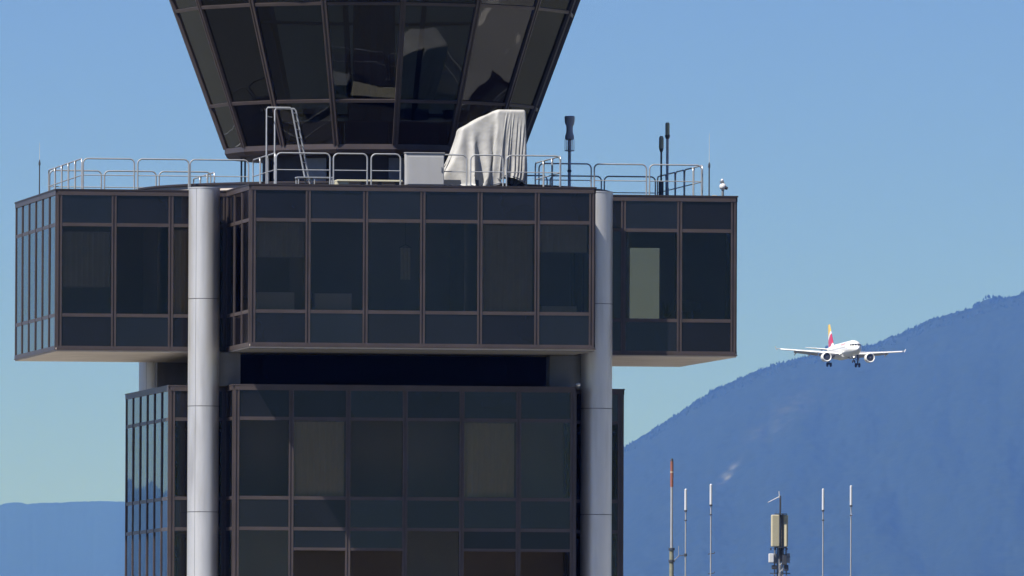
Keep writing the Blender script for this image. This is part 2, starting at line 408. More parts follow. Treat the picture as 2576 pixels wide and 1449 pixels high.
# room in the right wing: you look through it to the sky behind
pw = MB(); OX0, OX1, OZ0, OZ1 = 9.98, 11.17, 1.62, 4.17
pw.box(6, OX0, 5.3, 5.42, .55, 5.1).box(OX1, 11.85, 5.3, 5.42, .55, 5.1).box(OX0, OX1, 5.3, 5.42, .55, OZ0).box(OX0, OX1, 5.3, 5.42, OZ1, 5.1)
tpart(pw, 'partition', 'interior_wall')
tpart(MB().box(8.2, 8.3, -5.6, 5.3, .55, 5.1), 'partition', 'interior_wall')

tpart(MB().box(11.70, 11.74, -5.6, 5.2, .56, 5.05), 'end_curtain', 'cab_lining')
# ---- neck between the floors
PIERX = (5.3, 6.4)
for sx in (-1, 1):
    for sy in (-1, 1):
        x0, x1 = (5.62, 6.93) if sx < 0 else (5.3, 6.5)
        tpart(MB().box(sx*x0 if sx > 0 else -x1, sx*x1 if sx > 0 else -x0, -6.7 if sy < 0 else 5.9, -5.9 if sy < 0 else 6.9, -1.25, -.08), 'neck_pier', 'concrete')
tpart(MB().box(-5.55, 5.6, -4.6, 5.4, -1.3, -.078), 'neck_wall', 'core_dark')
# ---- lower block
TOPL, BOTL = -1.25, -10.1
LR = [(-2.40, -1.415, 'spandrel'), (-5.16, -2.40, 'glazing'), (-6.23, -5.16, 'spandrel'), (-8.99, -6.23, 'glazing'), (-9.975, -8.99, 'spandrel')]
facade((-6, -8), 0, 6, TOPL, BOTL, LR, sub={'row': 3, 'z': -6.93, 1: 1, 2: 1, 4: 1, 5: 1}, label='front glazing of the lower block with tan blinds')
facade((-6, -6), LFT, 1, TOPL, BOTL, LR)
facade((-8, -6), 0, 1, TOPL, BOTL, LR)
facade((-8, 6), LFT, 6, TOPL, BOTL, LR, label='end glazing of the lower block mirroring hills and sky', tilt=.003)
facade((6, -6), 0, 1, TOPL, BOTL, LR)
for p, q, n in (((6, -8), (6, -6), (1, 0)), ((8, -6), (8, 6), (1, 0)), ((6, 6), (6, 8), (1, 0)), ((-6, 8), (6, 8), (0, 1)), ((-6, 6), (-6, 8), (-1, 0)), ((-8, 6), (-6, 6), (0, 1)), ((6, 6), (8, 6), (0, 1))):
    plain_face(p, q, n, TOPL, BOTL, [-2.4, -5.16, -6.23, -8.99])
tpart(MB().prism(cross(6, 8, .07), -1.262, -1.215), 'lower_roof_edge', 'frame')
tpart(MB().prism(cross(6, 8, -.14), -1.7, -1.225), 'lower_roof', 'roofing')
tpart(MB().prism(cross(6, 8, -.14), -6.2, -5.7), 'floor_slab', 'carpet')
tpart(MB().prism(cross(6, 8, -.14), -10.0, -9.4), 'floor_slab', 'carpet')
tpart(MB().box(-4.2, 4.2, -4.2, 4.2, -10, -1.7), 'service_core', 'interior_wall')
tpart(MB().box(-5.8, 5.8, -6.62, -6.5, -5.7, -1.7), 'partition', 'interior_wall')
tpart(MB().box(-5.8, 5.8, -6.62, -6.5, -9.4, -6.2), 'partition', 'interior_wall')
tpart(MB().prism(cross(6, 8, -.02), BASE, -10.1), 'lower_shaft', 'spandrel')

# ---- four round columns in the inner corners, sheet casings in lengths
CR = .545
def column(x, y, zs, seam):
    zs = [5.62]+zs+[BASE]
    c = MB().lathe([(CR-.03, BASE), (CR-.03, 5.60)], x, y, 40); core = tpart(c, 'column', 'joint', True)
    for a, b in zip(zs, zs[1:]):
        n = 48; pts = []
        prof = [(CR, b+.011), (CR, a-.011)]
        m = MB(); gap = .010
        a0 = seam+gap; a1 = seam+2*math.pi-gap; i0 = 0
        rows = [[(x+r*math.cos(a0+(a1-a0)*k/n), y+r*math.sin(a0+(a1-a0)*k/n), h) for k in range(n+1)] for r, h in prof]
        m.quadstrip(rows)
        m.build('casing', 'column_paint', core, True)
    cp = MB().lathe([(CR-.06, 5.60), (CR+.012, 5.615), (CR+.012, 5.655)], x, y, 40); cp.build('cap', 'column_paint', core, True)
    MB().lathe([(CR+.012, 5.657), (.02, 5.69)], x, y, 40).build('cap_top', 'roofing', core)
    return core
SEAM = R(270-8.2-30)
column(-6.955, -7.0, [1.77, -1.97, -5.655], SEAM)
column(6.91, -7.0, [1.72, -1.94, -5.65], R(-30))
column(-6.9, 7.0, [1.75, -1.95, -5.65], SEAM)
column(6.95, 7.0, [1.75, -1.95, -5.65], SEAM)
# raised round roof slab over the middle of the cross
rd = tpart(MB().lathe([(8.3, 5.60), (8.38, 5.62), (8.38, 5.80), (8.3, 5.82)], 0, 0, 96), 'roof_disc', 'soffit', True)
MB().lathe([(8.1, 5.81), (8.47, 5.815), (8.47, 5.87), (8.40, 5.89), (.1, 5.90)], 0, 0, 96).build('disc_rim', 'frame_dark', rd, True)

# ---- cab
NS = 16
def cabR(z): return 5.30+.374*(z-7.22)
def ringp(r, k, off=0): a = -math.pi/2+2*math.pi*k/NS+off; return Vector((r*math.cos(a), r*math.sin(a), 0))
ZB, Z1, Z2, ZT = 7.30, 8.80, 12.15, 13.75
led = MB(); led.lathe([(cabR(7.05)-.9, 7.0), (cabR(7.05), 7.0), (cabR(7.22)+.02, 7.14), (cabR(7.22)+.02, 7.32), (cabR(7.2)-.4, 7.33)], 0, 0, NS)
# rotate the 16 corners so that one points straight to the front (lathe starts at +x, 22.5 degree steps already hit -y)
cabp = tpart(led, 'cab_ledge', 'frame'); cabp['label'] = 'brown ledge ring below the cab glazing'
def quad_slab(mb, a, b, c, d, th, nrm):
    i = len(mb.v); mb.v += [tuple(p) for p in (a, b, c, d)]+[tuple(p-nrm*th) for p in (a, b, c, d)]
    mb.f += [(i, i+1, i+2, i+3), (i+7, i+6, i+5, i+4), (i, i+4, i+5, i+1), (i+1, i+5, i+6, i+2), (i+2, i+6, i+7, i+3), (i+3, i+7, i+4, i)]
cabf = T(link('cab_glazing', MB().lathe([(cabR(ZT)-.3, ZT), (cabR(ZT)+.05, ZT-.02), (cabR(ZT)+.08, ZT+.2), (cabR(ZT)-.3, ZT+.22)], 0, 0, NS, cap=False).mesh('cab_glazing', 'frame'), tower))
for k in range(NS):
    for (za, zb) in ((ZB, Z1), (Z1, Z2), (Z2, ZT)):
        a = ringp(cabR(za)-.06, k); b = ringp(cabR(za)-.06, k+1); c = ringp(cabR(zb)-.06, k+1); d = ringp(cabR(zb)-.06, k)
        a.z = b.z = za; c.z = d.z = zb
        ex = (b-a).normalized(); c0 = (a+b+c+d)/4
        nr = (b-a).cross(d-a).normalized()
        a += ex*.05; b -= ex*.05; c -= ex*.05; d += ex*.05
        pm = MB(); P = [p-c0 for p in (a, b, c, d)]; quad_slab(pm, *P, .02, nr)
        o = link('pane', pm.mesh('pane', 'cab_glazing'), cabf, c0); o.rotation_euler = (prn.gauss(0, .004), prn.gauss(0, .004), 0)
    # corner mullion: two fins
    mm = MB(); p0 = ringp(cabR(ZB)+.02, k); p0.z = ZB-.02; p1 = ringp(cabR(ZT)+.02, k); p1.z = ZT
    rad = ringp(1, k); tan = Vector((-rad.y, rad.x, 0)); ax = (p1-p0).normalized(); nn = tan.cross(ax)
    if nn.dot(rad) < 0: nn = -nn
    for s0, s1, dep in ((-.095, -.035, .0), (-.035, .035, -.03), (.035, .095, .0)):
        i = len(mm.v)
        for pp in (p0, p1):
            for (s_, d_) in ((s0, dep), (s1, dep), (s1, -.14), (s0, -.14)): mm.v.append(tuple(pp+tan*s_+nn*d_))
        mm.f += [(i, i+1, i+5, i+4), (i+1, i+2, i+6, i+5), (i+2, i+3, i+7, i+6), (i+3, i, i+4, i+7), (i+3, i+2, i+1, i), (i+4, i+5, i+6, i+7)]
    mm.build('mullion', 'frame', cabf)
    for z in (Z1, Z2):
        a = ringp(cabR(z)-.002, k); b = ringp(cabR(z)-.002, k+1); a.z = b.z = z; ex = (b-a).normalized(); a += ex*.10; b -= ex*.10
        upv = Vector((ringp(1, k+.5).x*.374, ringp(1, k+.5).y*.374, 1)).normalized(); nr = ex.cross(upv)
        tm = MB(); quad_slab(tm, a-upv*.055, b-upv*.055, b+upv*.055, a+upv*.055, .10, nr); tm.build('transom', 'frame', cabf)
tpart(MB().lathe([(cabR(ZT)+.35, ZT+.2), (cabR(ZT)+.55, ZT+.35), (cabR(ZT)+.55, ZT+.75), (cabR(ZT)+.2, ZT+.95), (.05, ZT+1.2)], 0, 0, 32), 'cab_roof', 'frame_dark')
tpart(MB().lathe([(.05, 13.45), (cabR(13.45)-.25, 13.45), (cabR(13.6)-.25, 13.6), (.05, 13.6)], 0, 0, NS), 'cab_ceiling', 'cab_lining')
tpart(MB().lathe([(.05, 7.10), (cabR(7.2)-.45, 7.10), (cabR(7.2)-.45, 7.26), (.05, 7.26)], 0, 0, NS), 'cab_floor', 'carpet')
tpart(MB().lathe([(.75, 7.26), (.75, 13.45)], 0, 0, 20), 'cab_core', 'cab_lining')
tpart(MB().lathe([(3.85, 5.60), (3.85, 7.02)], 0, 0, 32), 'cab_neck', 'frame_dark', True)
np_ = MB()
for k in range(24):
    a = 2*math.pi*k/24+.1; x, y = 3.87*math.cos(a), 3.87*math.sin(a)
    if k % 3: continue
    pm = MB(); tx, ty = -math.sin(a), math.cos(a); nx, ny = math.cos(a), math.sin(a); wd = .42
    pm.prism([(x-tx*wd, y-ty*wd), (x+tx*wd-0, y+ty*wd), (x+tx*wd+nx*.06, y+ty*wd+ny*.06), (x-tx*wd+nx*.06, y-ty*wd+ny*.06)], 5.66, 6.9)
    tpart(pm, 'neck_panel', 'grey_metal')
for x, y, r in ((-4.72, 0, .035), (-4.55, .3, .035), (-4.05, -1.2, .085), (4.6, .6, .04), (4.3, -1.0, .07)):
    tpart(MB().tube([(x, y, 5.6), (x, y, 7.05)], r), 'strut', 'dark_metal', True)

# ------------------------------------------------------------------ things inside the rooms
def blind(u0, u1, z0, z1, y, label, m='blind'):
    t_ = thing('window_blind', label, 'blind', ((u0+u1)/2, y, z0), 'window blinds')
    w2 = (u1-u0)/2; mb = MB(); nf = 26; rows = []
    for zz in (0, z1-z0):
        rows.append([(-w2+2*w2*k/nf, .012*math.sin(k*2.1)*(1 if nf else 0), zz) for k in range(nf+1)])
    rows2 = [[(p[0], p[1]+.006, p[2]) for p in r] for r in rows]
    mb.quadstrip(rows); mb.quadstrip([rows2[1], rows2[0]]); mb.build('fabric', m, t_)
    MB().tube([(-w2, 0, -.015), (w2, 0, -.015)], .018).build('bottom_bar', 'galvanised', t_)
    MB().tube([(-w2, .02, z1-z0+.02), (w2, .02, z1-z0+.02)], .035).build('roller', 'galvanised', t_)
blind(-5.76, -4.10, 3.08, 4.27, -11.80, 'half-lowered grey-tan blind in the leftmost front window of the big floor', 'blind_grey')
blind(2.12, 3.88, 1.27, 4.26, -11.78, 'fully lowered grey blind in the fifth front window of the big floor', 'blind_grey')
blind(4.12, 5.78, 3.35, 4.27, -11.80, 'short grey blind at the top of the sixth front window of the big floor', 'blind_grey')
blind(-11.76, -10.10, 2.2, 4.1, -5.78, 'grey blind in the leftmost front window of the left wing', 'blind_grey')
blind(-7.88, -6.5, 1.28, 4.2, -5.78, 'tan blind behind the front-left round column', 'blind')
blind(-3.90, -2.12, -5.08, -2.50, -7.80, 'left of two tan blinds in the lower block front')
blind(2.10, 3.88, -5.08, -2.50, -7.80, 'right of two tan blinds in the lower block front')
def cab_blind(k, z0, z1, f0, f1, label):
    def pt(f, z):
        p = ringp(cabR(z)-.22, k).lerp(ringp(cabR(z)-.22, k+1), f); p.z = z; return p
    t_ = thing('window_blind', label, 'blind', pt(.5, z0), 'window blinds'); o3 = Vector(t_.location)
    a, b, c, d = (pt(f0, z0)-o3, pt(f1, z0)-o3, pt(f1, z1)-o3, pt(f0, z1)-o3); nr = (b-a).cross(d-a).normalized()
    m = MB(); quad_slab(m, a, b, c, d, .01, nr); m.build('fabric', 'blind', t_)
    MB().tube([a, b], .02).build('bottom_bar', 'galvanised', t_)
cab_blind(1, 9.55, 11.55, .30, .92, 'wide tan sunscreen in the cab window right of centre')
cab_blind(1, 9.6, 11.55, .02, .17, 'narrow tan sunscreen strip beside the wide one in the cab')
def unit(x, y, z, w_, d, h, label, name='cabinet', cat='cabinet', m='device_white'):
    t_ = thing(name, label, cat, (x, y, z)); o = MB().box(-w_/2, w_/2, -d/2, d/2, .06, h).build('body', m, t_); bevel(o, .02)
    MB().box(-w_/2+.04, w_/2-.04, -d/2+.04, d/2-.04, 0, .06).build('plinth', 'black', t_)
    for i in range(3): MB().box(-w_/2+.05, w_/2-.05, -d/2-.012, -d/2, .12+i*(h-.18)/3, .12+(i+.86)*(h-.18)/3).build('drawer_front', m, t_)
    return t_
unit(-5.05, -11.35, .55, 1.30, .5, 1.32, 'pale low cabinet in the leftmost front window of the big floor')
unit(-3.05, -11.35, .55, 1.30, .5, 1.30, 'pale low cabinet in the second front window of the big floor')
unit(4.85, -11.3, .55, 1.25, .5, .93, 'very low pale cabinet in the sixth front window of the big floor')
tw = thing('hanging_towel', 'pale cloth hanging in the third front window of the big floor', 'cloth', (-.52, -11.45, 2.35))
rows = [[(-.17+.34*k/10, .025*math.sin(k*1.7+z), z) for k in range(11)] for z in (0, .3, .6, .9, 1.1)]
MB().quadstrip(rows).quadstrip([[(p[0], p[1]+.01, p[2]) for p in r] for r in reversed(rows)]).build('cloth', 'towel', tw)
MB().tube([(-.22, 0, 1.1), (0, 0, 1.22), (.22, 0, 1.1)], .012).build('hanger', 'dark_metal', tw)
MB().tube([(0, 0, 1.21), (0, 0, 2.75)], .006).build('cord', 'dark_metal', tw)
def desk(x, y, z, w_, label):
    t_ = thing('desk', label, 'desk', (x, y, z)); MB().box(-w_/2, w_/2, -.4, .4, .70, .74).build('top', 'desk_wood', t_)
    for sx in (-1, 1):
        for sy in (-1, 1): MB().box(sx*(w_/2-.05)-.025, sx*(w_/2-.05)+.025, sy*.35-.025, sy*.35+.025, 0, .70).build('leg', 'dark_metal', t_)
def monitor(x, y, z, label, w_=.55):
    t_ = thing('monitor', label, 'monitor', (x, y, z)); MB().box(-.13, .13, -.09, .09, 0, .02).build('foot', 'black', t_)
    MB().box(-.03, .03, -.02, .02, .02, .5).build('stand', 'black', t_); MB().box(-w_/2, w_/2, -.03, .02, .42, .42+w_*.62).build('screen', 'screen_black', t_)
desk(10.35, -1.0, .55, 2.2, 'office desk in the right wing window, against the light')
monitor(10.95, -1.0, 1.29, 'right monitor on the desk in the right wing', .6)
monitor(11.35, -.8, 1.29, 'farther monitor at the desk end in the right wing', .5)
pt_ = thing('potted_plant', 'small potted plant on the desk in the right wing window', 'plant', (10.35, -1.0, 1.29))
MB().lathe([(.07, 0), (.10, .18)], 0, 0, 14).build('pot', 'black', pt_, True)
lf = MB(); r2 = random.Random(5)
for i in range(26):
    a = r2.uniform(0, 6.28); l = r2.uniform(.12, .28); h = r2.uniform(.35, .95); p = Vector((math.cos(a)*l, math.sin(a)*l, h)); s_ = Vector((-math.sin(a), math.cos(a), 0))*.035
    i0 = len(lf.v); lf.v += [(0, 0, .17), tuple(p*.6+s_), tuple(p), tuple(p*.6-s_)]; lf.f.append((i0, i0+1, i0+2, i0+3))
lf.build('leaves', 'plant_leaf', pt_)
ch = thing('office_chair', 'dark office chair behind the desk in the right wing', 'chair', (10.72, -1.9, .55))
bevel(MB().box(-.24, .24, -.24, .24, .44, .52).build('seat', 'fabric_blue', ch), .03)
bevel(MB().box(-.22, .22, -.30, -.24, .56, 1.12).build('backrest', 'fabric_blue', ch), .03)
MB().tube([(0, 0, .06), (0, 0, .44)], .03).build('post', 'dark_metal', ch)
for k in range(5): MB().tube([(0, 0, .1), (.28*math.cos(k*1.2566), .28*math.sin(k*1.2566), .04)], .02).build('leg', 'dark_metal', ch)
# cab consoles
for k, lab in ((-3, 'controller console at the left cab windows'), (-2, 'controller console second from the left in the cab'), (-1, 'controller console left of the cab centre'), (0, 'controller console right of the cab centre'), (1, 'controller console under the cab sunscreen'), (2, 'controller console at the right cab windows')):
    a = -math.pi/2+2*math.pi*(k+.5)/NS
    t_ = thing('console', lab, 'console', (4.35*math.cos(a), 4.35*math.sin(a), 7.26), 'consoles in the cab', (0, 0, a+math.pi/2))
    MB().box(-.75, .75, -.35, .35, 0, .85).build('body', 'dark_metal', t_); MB().box(-.78, .78, -.4, .5, .85, .9).build('worktop', 'desk_wood', t_)
    for x in (-.4, .25): MB().box(x-.24, x+.24, -.08, .0, .95, 1.35).build('screen', 'screen_black', t_)

# ------------------------------------------------------------------ on the roof: railings
RZ = 5.612; RH = 1.10; RT = .026
def hoop_mesh(L_):
    def f():
        m = MB(); rc = .17; pts = [(0, 0, 0), (0, 0, RH-rc)]
        for k in range(1, 6): a = math.pi/2*k/6; pts.append((rc-rc*math.cos(a), 0, RH-rc+rc*math.sin(a)))
        pts += [(rc, 0, RH), (L_-rc, 0, RH)]
        for k in range(1, 6): a = math.pi/2*k/6; pts.append((L_-rc+rc*math.sin(a), 0, RH-rc+rc*math.cos(a)))
        pts += [(L_, 0, RH-rc), (L_, 0, 0)]
        return m.tube(pts, RT, 8).mesh('hoop', 'galvanised', True)
    return shared(('hoop', round(L_, 3)), f)
def railing(p, q, label, spans=None, grp='railings round the roof'):
    p = Vector((*p, RZ)); q = Vector((*q, RZ)); d = q-p; L_ = d.length; yaw = math.atan2(d.y, d.x)
    t_ = thing('roof_railing', label, 'railing', p, grp, (0, 0, yaw))
    if spans is None:
        n = max(1, round(L_/1.95)); st = L_/n; spans = [(i*st+.055, (i+1)*st-.055) for i in range(n)]
    for a, b in spans:
        h = link('hoop', hoop_mesh(b-a), t_, (a, 0, 0))
        me = shared(('mid', round(b-a, 3)), lambda: MB().tube([(.02, 0, .52), (b-a-.02, 0, .52)], .019, 6).mesh('mid_rail', 'galvanised', True)); link('mid_rail', me, h)
        for x in (0, b-a):
            fm = shared('foot', lambda: MB().lathe([(.06, 0), (.06, .012), (.03, .03)], 0, 0, 10).mesh('foot_plate', 'galvanised')); link('foot_plate', fm, h, (x, 0, 0))
railing((-5, -11), (5, -11), 'pale tube railing along the front edge of the front wing', [(0.02, 1.90), (2.02, 3.2), (3.34, 4.36), (5.78, 6.68), (6.82, 7.96), (8.08, 9.96)])
railing((-5, -5.1), (-5, -10.9), 'tube railing along the left edge of the front wing')
railing((5, -10.9), (5, -5.1), 'tube railing along the right edge of the front wing')
railing((-11, -5), (-5.1, -5), 'tube railing along the front edge of the left wing', [(.03, 1.83), (1.95, 3.75), (3.8, 5.86)])
railing((-11, 4.9), (-11, -4.9), 'tube railing across the end of the left wing')
railing((-11, 5), (-5.1, 5), 'tube railing along the back edge of the left wing')
railing((5.1, -5), (11, -5), 'tube railing along the front edge of the right wing')
railing((11, 4.9), (11, -4.9), 'tube railing across the end of the right wing')
railing((5.1, 5), (11, 5), 'tube railing along the back edge of the right wing')
railing((-5, 5.1), (-5, 11), 'tube railing on the left side of the rear wing')
railing((5, 5.1), (5, 11), 'tube railing on the right side of the rear wing')

# ---- white cabinet, ladder stand, trays
cb = thing('roof_cabinet', 'plain light grey metal cabinet standing in the front railing', 'cabinet', (.19, -11.05, RZ))
bevel(MB().box(-.675, .675, -.16, .22, .02, 1.14).build('body', 'cabinet_paint', cb), .035, 3)
bevel(MB().box(-.60, .655, -.178, -.16, .06, 1.02).build('door', 'cabinet_paint', cb), .01)
MB().box(-.69, .69, -.19, .24, 1.14, 1.165).build('lid', 'cabinet_paint', cb)
MB().box(.56, .60, -.20, -.178, .5, .66).build('handle', 'grey_metal', cb)
ld = thing('step_ladder', 'tall tube step ladder with vertical rear legs against the cab', 'ladder', (-4.5, -9.6, RZ))
def off(p): return (p[0]+4.5, p[1]+9.6, p[2]-RZ)
LT = 8.33
for yy in (-9.95, -9.25):
    dx = .0 if yy < -9.6 else .24
    MB().tube([off((-5.18+dx*1.6, yy, RZ)), off((-5.18+dx*1.6, yy, LT-.06)), off((-5.14+dx*1.6, yy, LT)), off((-4.36+dx, yy, LT)), off((-4.30+dx, yy, LT-.07)), off((-3.78+dx, yy, RZ+.02))], .03, 8).build('side_rail', 'galvanised', ld, True)
for i in range(9):
    f = .06+i*.105; z = LT-(LT-RZ)*f; x = -4.33+(.55)*f
    MB().tube([off((x, -9.95, z)), off((x+.24, -9.25, z))], .018, 6).build('rung', 'galvanised', ld)
MB().tube([off((-5.18, -9.95, LT-.3)), off((-4.9, -9.25, LT-.3))], .018, 6).build('brace', 'galvanised', ld)
sp = thing('step_platform', 'low white tube frame platform at the foot of the ladder', 'platform', (-3.55, -10.2, RZ))
for x in (-.58, -.02, .58):
    for y in (-.3, .3): MB().tube([(x, y, 0), (x, y, .27)], .022, 6).build('leg', 'galvanised', sp)
MB().box(-.62, .62, -.34, .34, .27, .31).build('deck', 'galvanised', sp)
ty = thing('beige_duct', 'low beige duct cover lying on the roof behind the railing', 'duct', (-1.6, -9.9, RZ))
dm = MB(); dm.prism([(-1.15, -.35), (1.15, -.35), (1.15, .35), (-1.15, .35)], .17, .235); o = dm.build('cover', 'tray', ty); bevel(o, .015)
MB().prism([(-1.15, -.30), (-.72, -.30), (-.72, .30), (-1.15, .30)], 0, .17).build('end_block', 'tray', ty)
for x in (-.2, .4, 1.0): MB().box(x-.04, x+.04, -.2, .2, 0, .17).build('foot', 'dark_metal', ty)

# ---- tarpaulin over equipment
import numpy as np
def drape():
    """let a round sheet fall over the boxy equipment (position based cloth), hem drawn in by its cord"""
    NR, NA = 54, 156
    rs = np.random.RandomState(4)
    ang = np.arange(NA)*2*math.pi/NA
    # flat sheet: reach of the hem from the apex (2.95,0) by direction
    ca, sa = np.cos(ang), np.sin(ang)
    L = np.full(NA, 2.42)
    left = np.clip(-ca, 0, 1); L += 1.75*left**1.5 + .30*np.clip(ca, 0, 1)**2
    L += .05*np.sin(ang*3+1)
    t = (np.arange(NR)/(NR-1))**.9
    X0 = np.stack([2.95+np.outer(t, L*ca), np.outer(t, L*sa)], -1)      # NR,NA,2
    P = np.concatenate([X0, np.full((NR, NA, 1), 8.5)], -1); P[...,2] += rs.randn(NR,NA)*.01+.10*np.sin(X0[..., 0]*2.3+X0[..., 1]*1.7)*np.cos(X0[..., 1]*2.9)
    V = np.zeros_like(P)
    boxes = [((2.86,-.58,6.2),(3.86,.62,8.33)), ((1.58,-.50,6.0),(3.1,.52,7.64)), ((1.05,-.62,5.6),(2.1,.6,6.25))]
    def rest(a,b): return np.linalg.norm(a-b, axis=-1)
    flat = np.concatenate([X0, np.zeros((NR,NA,1))], -1)
    R_rad = rest(flat[1:], flat[:-1]); R_cir = rest(np.roll(flat,-1,1), flat)
    hem = np.ones(NR); hem[-10:] = np.linspace(1, .5, 10); R_cir = R_cir*(1-(1-hem[:, None])*np.clip(ca+.45, 0, 1)[None, :])
    R_d1 = rest(flat[1:], np.roll(flat,-1,1)[:-1]); R_d2 = rest(flat[:-1], np.roll(flat,-1,1)[1:])
    R_b = rest(flat[2:], flat[:-2]); R_bc = rest(np.roll(flat,-2,1), flat)
    def fix(A, B, r, k):
        d = B-A; l = np.linalg.norm(d, axis=-1); l = np.maximum(l,1e-6)
        return d*((l-r)/l*.5*k)[...,None]
    dt = .022
    for step in range(270):
        V[...,2] -= 9.8*dt; V *= .985
        Q = P+V*dt
        for it in range(11):
            # circumferential, even/odd
            for s0 in (0,1):
                A = Q[:, s0::2]; B = np.roll(Q,-1,1)[:, s0::2]; c = fix(A,B,R_cir[:,s0::2],1.0)
                Q[:, s0::2] += c; idx = (np.arange(s0,NA,2)+1)%NA; Q[:, idx] -= c
            for s0 in (0,1):
                A = Q[s0:-1:2]; n = len(A); B = Q[s0+1::2][:n]; A=A[:len(B)]; c = fix(A,B,R_rad[s0::2][:len(B)],1.0)
                Q[s0:-1:2][:len(B)] += c; Q[s0+1::2][:n] -= c
            Qn = np.roll(Q,-1,1)
            c = fix(Q[1:],Qn[:-1],R_d1,.35); Q[1:] += c; Q[:-1] -= np.roll(c,1,1)
            Qn = np.roll(Q,-1,1)
            c = fix(Q[:-1],Qn[1:],R_d2,.35); Q[:-1] += c; Q[1:] -= np.roll(c,1,1)
            if it%3==0:
                c = fix(Q[:-2],Q[2:],R_b,.12); Q[:-2]+=c; Q[2:]-=c
            Q[0] = Q[0].mean(0)
            for lo,hi in boxes:
                lo_=np.array(lo)-.012; hi_=np.array(hi)+.012
                ins = np.all((Q>lo_)&(Q<hi_),-1)
                if ins.any():
                    q=Q[ins]; dl=q-lo_; dh=hi_-q; dl[:,2]=9
                    al=np.concatenate([dl,dh],1); k=al.argmin(1); m=np.arange(len(q))
                    for ax in range(3):
                        q[(k==ax),ax]=lo_[ax]; q[(k==ax+3),ax]=hi_[ax]
                    Q[ins] = q
            zl = 7.67+(Q[..., 0]-1.58)*.515                      # sloping shoulder of the equipment
            ins = (Q[..., 0] > 1.57) & (Q[..., 0] < 2.88) & (np.abs(Q[..., 1]) < .5) & (Q[..., 2] < zl) & (Q[..., 2] > zl-.4)
            Q[..., 2] = np.where(ins, zl, Q[..., 2])
            Q[...,2]=np.maximum(Q[...,2],5.63)
        V = (Q-P)/dt
        con = np.zeros(Q.shape[:2],bool)
        for lo,hi in boxes: con |= np.all((Q>np.array(lo)-.03)&(Q<np.array(hi)+.03),-1)
        V[con]*=.55; V[Q[...,2]<5.65]*=.3
        P=Q
    return P

def tarpaulin():
    t_ = thing('covered_equipment', 'bulky equipment under a creased white tarpaulin beside the cab', 'covered equipment', (2.45, -9.7, RZ))
    P = drape(); NR, NA = P.shape[:2]
    rows = [[(P[i, k % NA, 0]-2.45, P[i, k % NA, 1], P[i, k % NA, 2]-RZ) for k in range(NA)] for i in range(1, NR)]
    m = MB(); m.v = [p for r in rows for p in r]; n = len(rows)
    m.f = [(j*NA+k, (j+1)*NA+k, (j+1)*NA+(k+1) % NA, j*NA+(k+1) % NA) for j in range(n-1) for k in range(NA)]+[tuple(range(NA))]
    o = m.build('tarpaulin', 'tarp', t_, False); o.data.polygons.foreach_set('use_smooth', [True]*len(o.data.polygons))
    sb = o.modifiers.new('subdivision', 'SUBSURF'); sb.levels = 1; sb.render_levels = 1
    MB().tube([rows[-2][k] for k in range(NA)]+[rows[-2][0]], .014, 5).build('tie_cord', 'grey_metal', t_)
    MB().box(.05, 1.2, -.42, .5, .36, .50).build('base_frame', 'black', t_)
    for x, y in ((.12, -.34), (1.08, -.34), (.12, .42), (1.08, .42)): MB().box(x-.075, x+.075, y-.07, y+.07, 0, .36).build('leg', 'black', t_)
    MB().box(.92, 1.28, -.36, .45, .16, .36).build('motor_box', 'dark_metal', t_)
    MB().box(-1.5, -.25, -.7, .6, 0.02, .26).build('pallet', 'dark_metal', t_)
tarpaulin()

# ---- antennas and camera on the roof
def pole(name, label, x, y, z0, segs, cat='antenna', grp=None):
    """segs: (part, material, [(r, z)...]) as lathe profiles in world z"""
    t_ = thing(name, label, cat, (x, y, z0), grp)
    for pn, m, prof in segs: MB().lathe([(r, z-z0) for r, z in prof], 0, 0, 14).build(pn, m, t_, True)
    return t_
bx_, by_ = 6.9, -.8
t_ = pole('beacon_antenna', 'grey antenna with fat flared head and rod cage right of the cab', bx_, by_, RZ,
     [('pole', 'antenna_grey', [(.055, RZ), (.055, 7.8)]), ('clamp', 'dark_metal', [(.075, 6.6), (.075, 6.68)]),
      ('lower_drum', 'antenna_grey', [(.12, 7.74), (.165, 7.78), (.165, 7.86), (.13, 7.98)]), ('body', 'antenna_grey', [(.125, 7.98), (.115, 8.12), (.125, 8.26)]),
      ('head', 'antenna_grey', [(.14, 8.26), (.175, 8.36), (.185, 8.56), (.15, 8.59)])])
for k in range(6):
    a = k*math.pi/3; MB().tube([(.16*math.cos(a), .16*math.sin(a), 7.36-RZ), (.16*math.cos(a), .16*math.sin(a), 7.76-RZ)], .012, 5).build('cage_rod', 'antenna_grey', t_)
MB().lathe([(.17, 7.34-RZ), (.17, 7.37-RZ)], 0, 0, 16).build('cage_ring', 'antenna_grey', t_)
pole('rod_antenna', 'shorter of two olive-headed rod antennas on the right wing', 10.28, -.3, RZ, [('base', 'dark_metal', [(.09, RZ), (.09, 6.35)]), ('pole', 'dark_metal', [(.035, 6.35), (.035, 7.4)]), ('socket', 'dark_metal', [(.04, 7.36), (.075, 7.46), (.075, 7.52)]), ('head', 'antenna_olive', [(.085, 7.5), (.085, 7.86), (.05, 7.94)])])
pole('rod_antenna', 'taller of two olive-headed rod antennas on the right wing', 10.5, -.3, RZ, [('base', 'antenna_grey', [(.06, RZ), (.06, 6.1)]), ('pole', 'antenna_grey', [(.045, 6.1), (.05, 7.9)]), ('socket', 'dark_metal', [(.06, 7.84), (.09, 7.92), (.09, 7.98)]), ('head', 'antenna_olive', [(.075, 7.96), (.08, 8.36), (.06, 8.42)])])
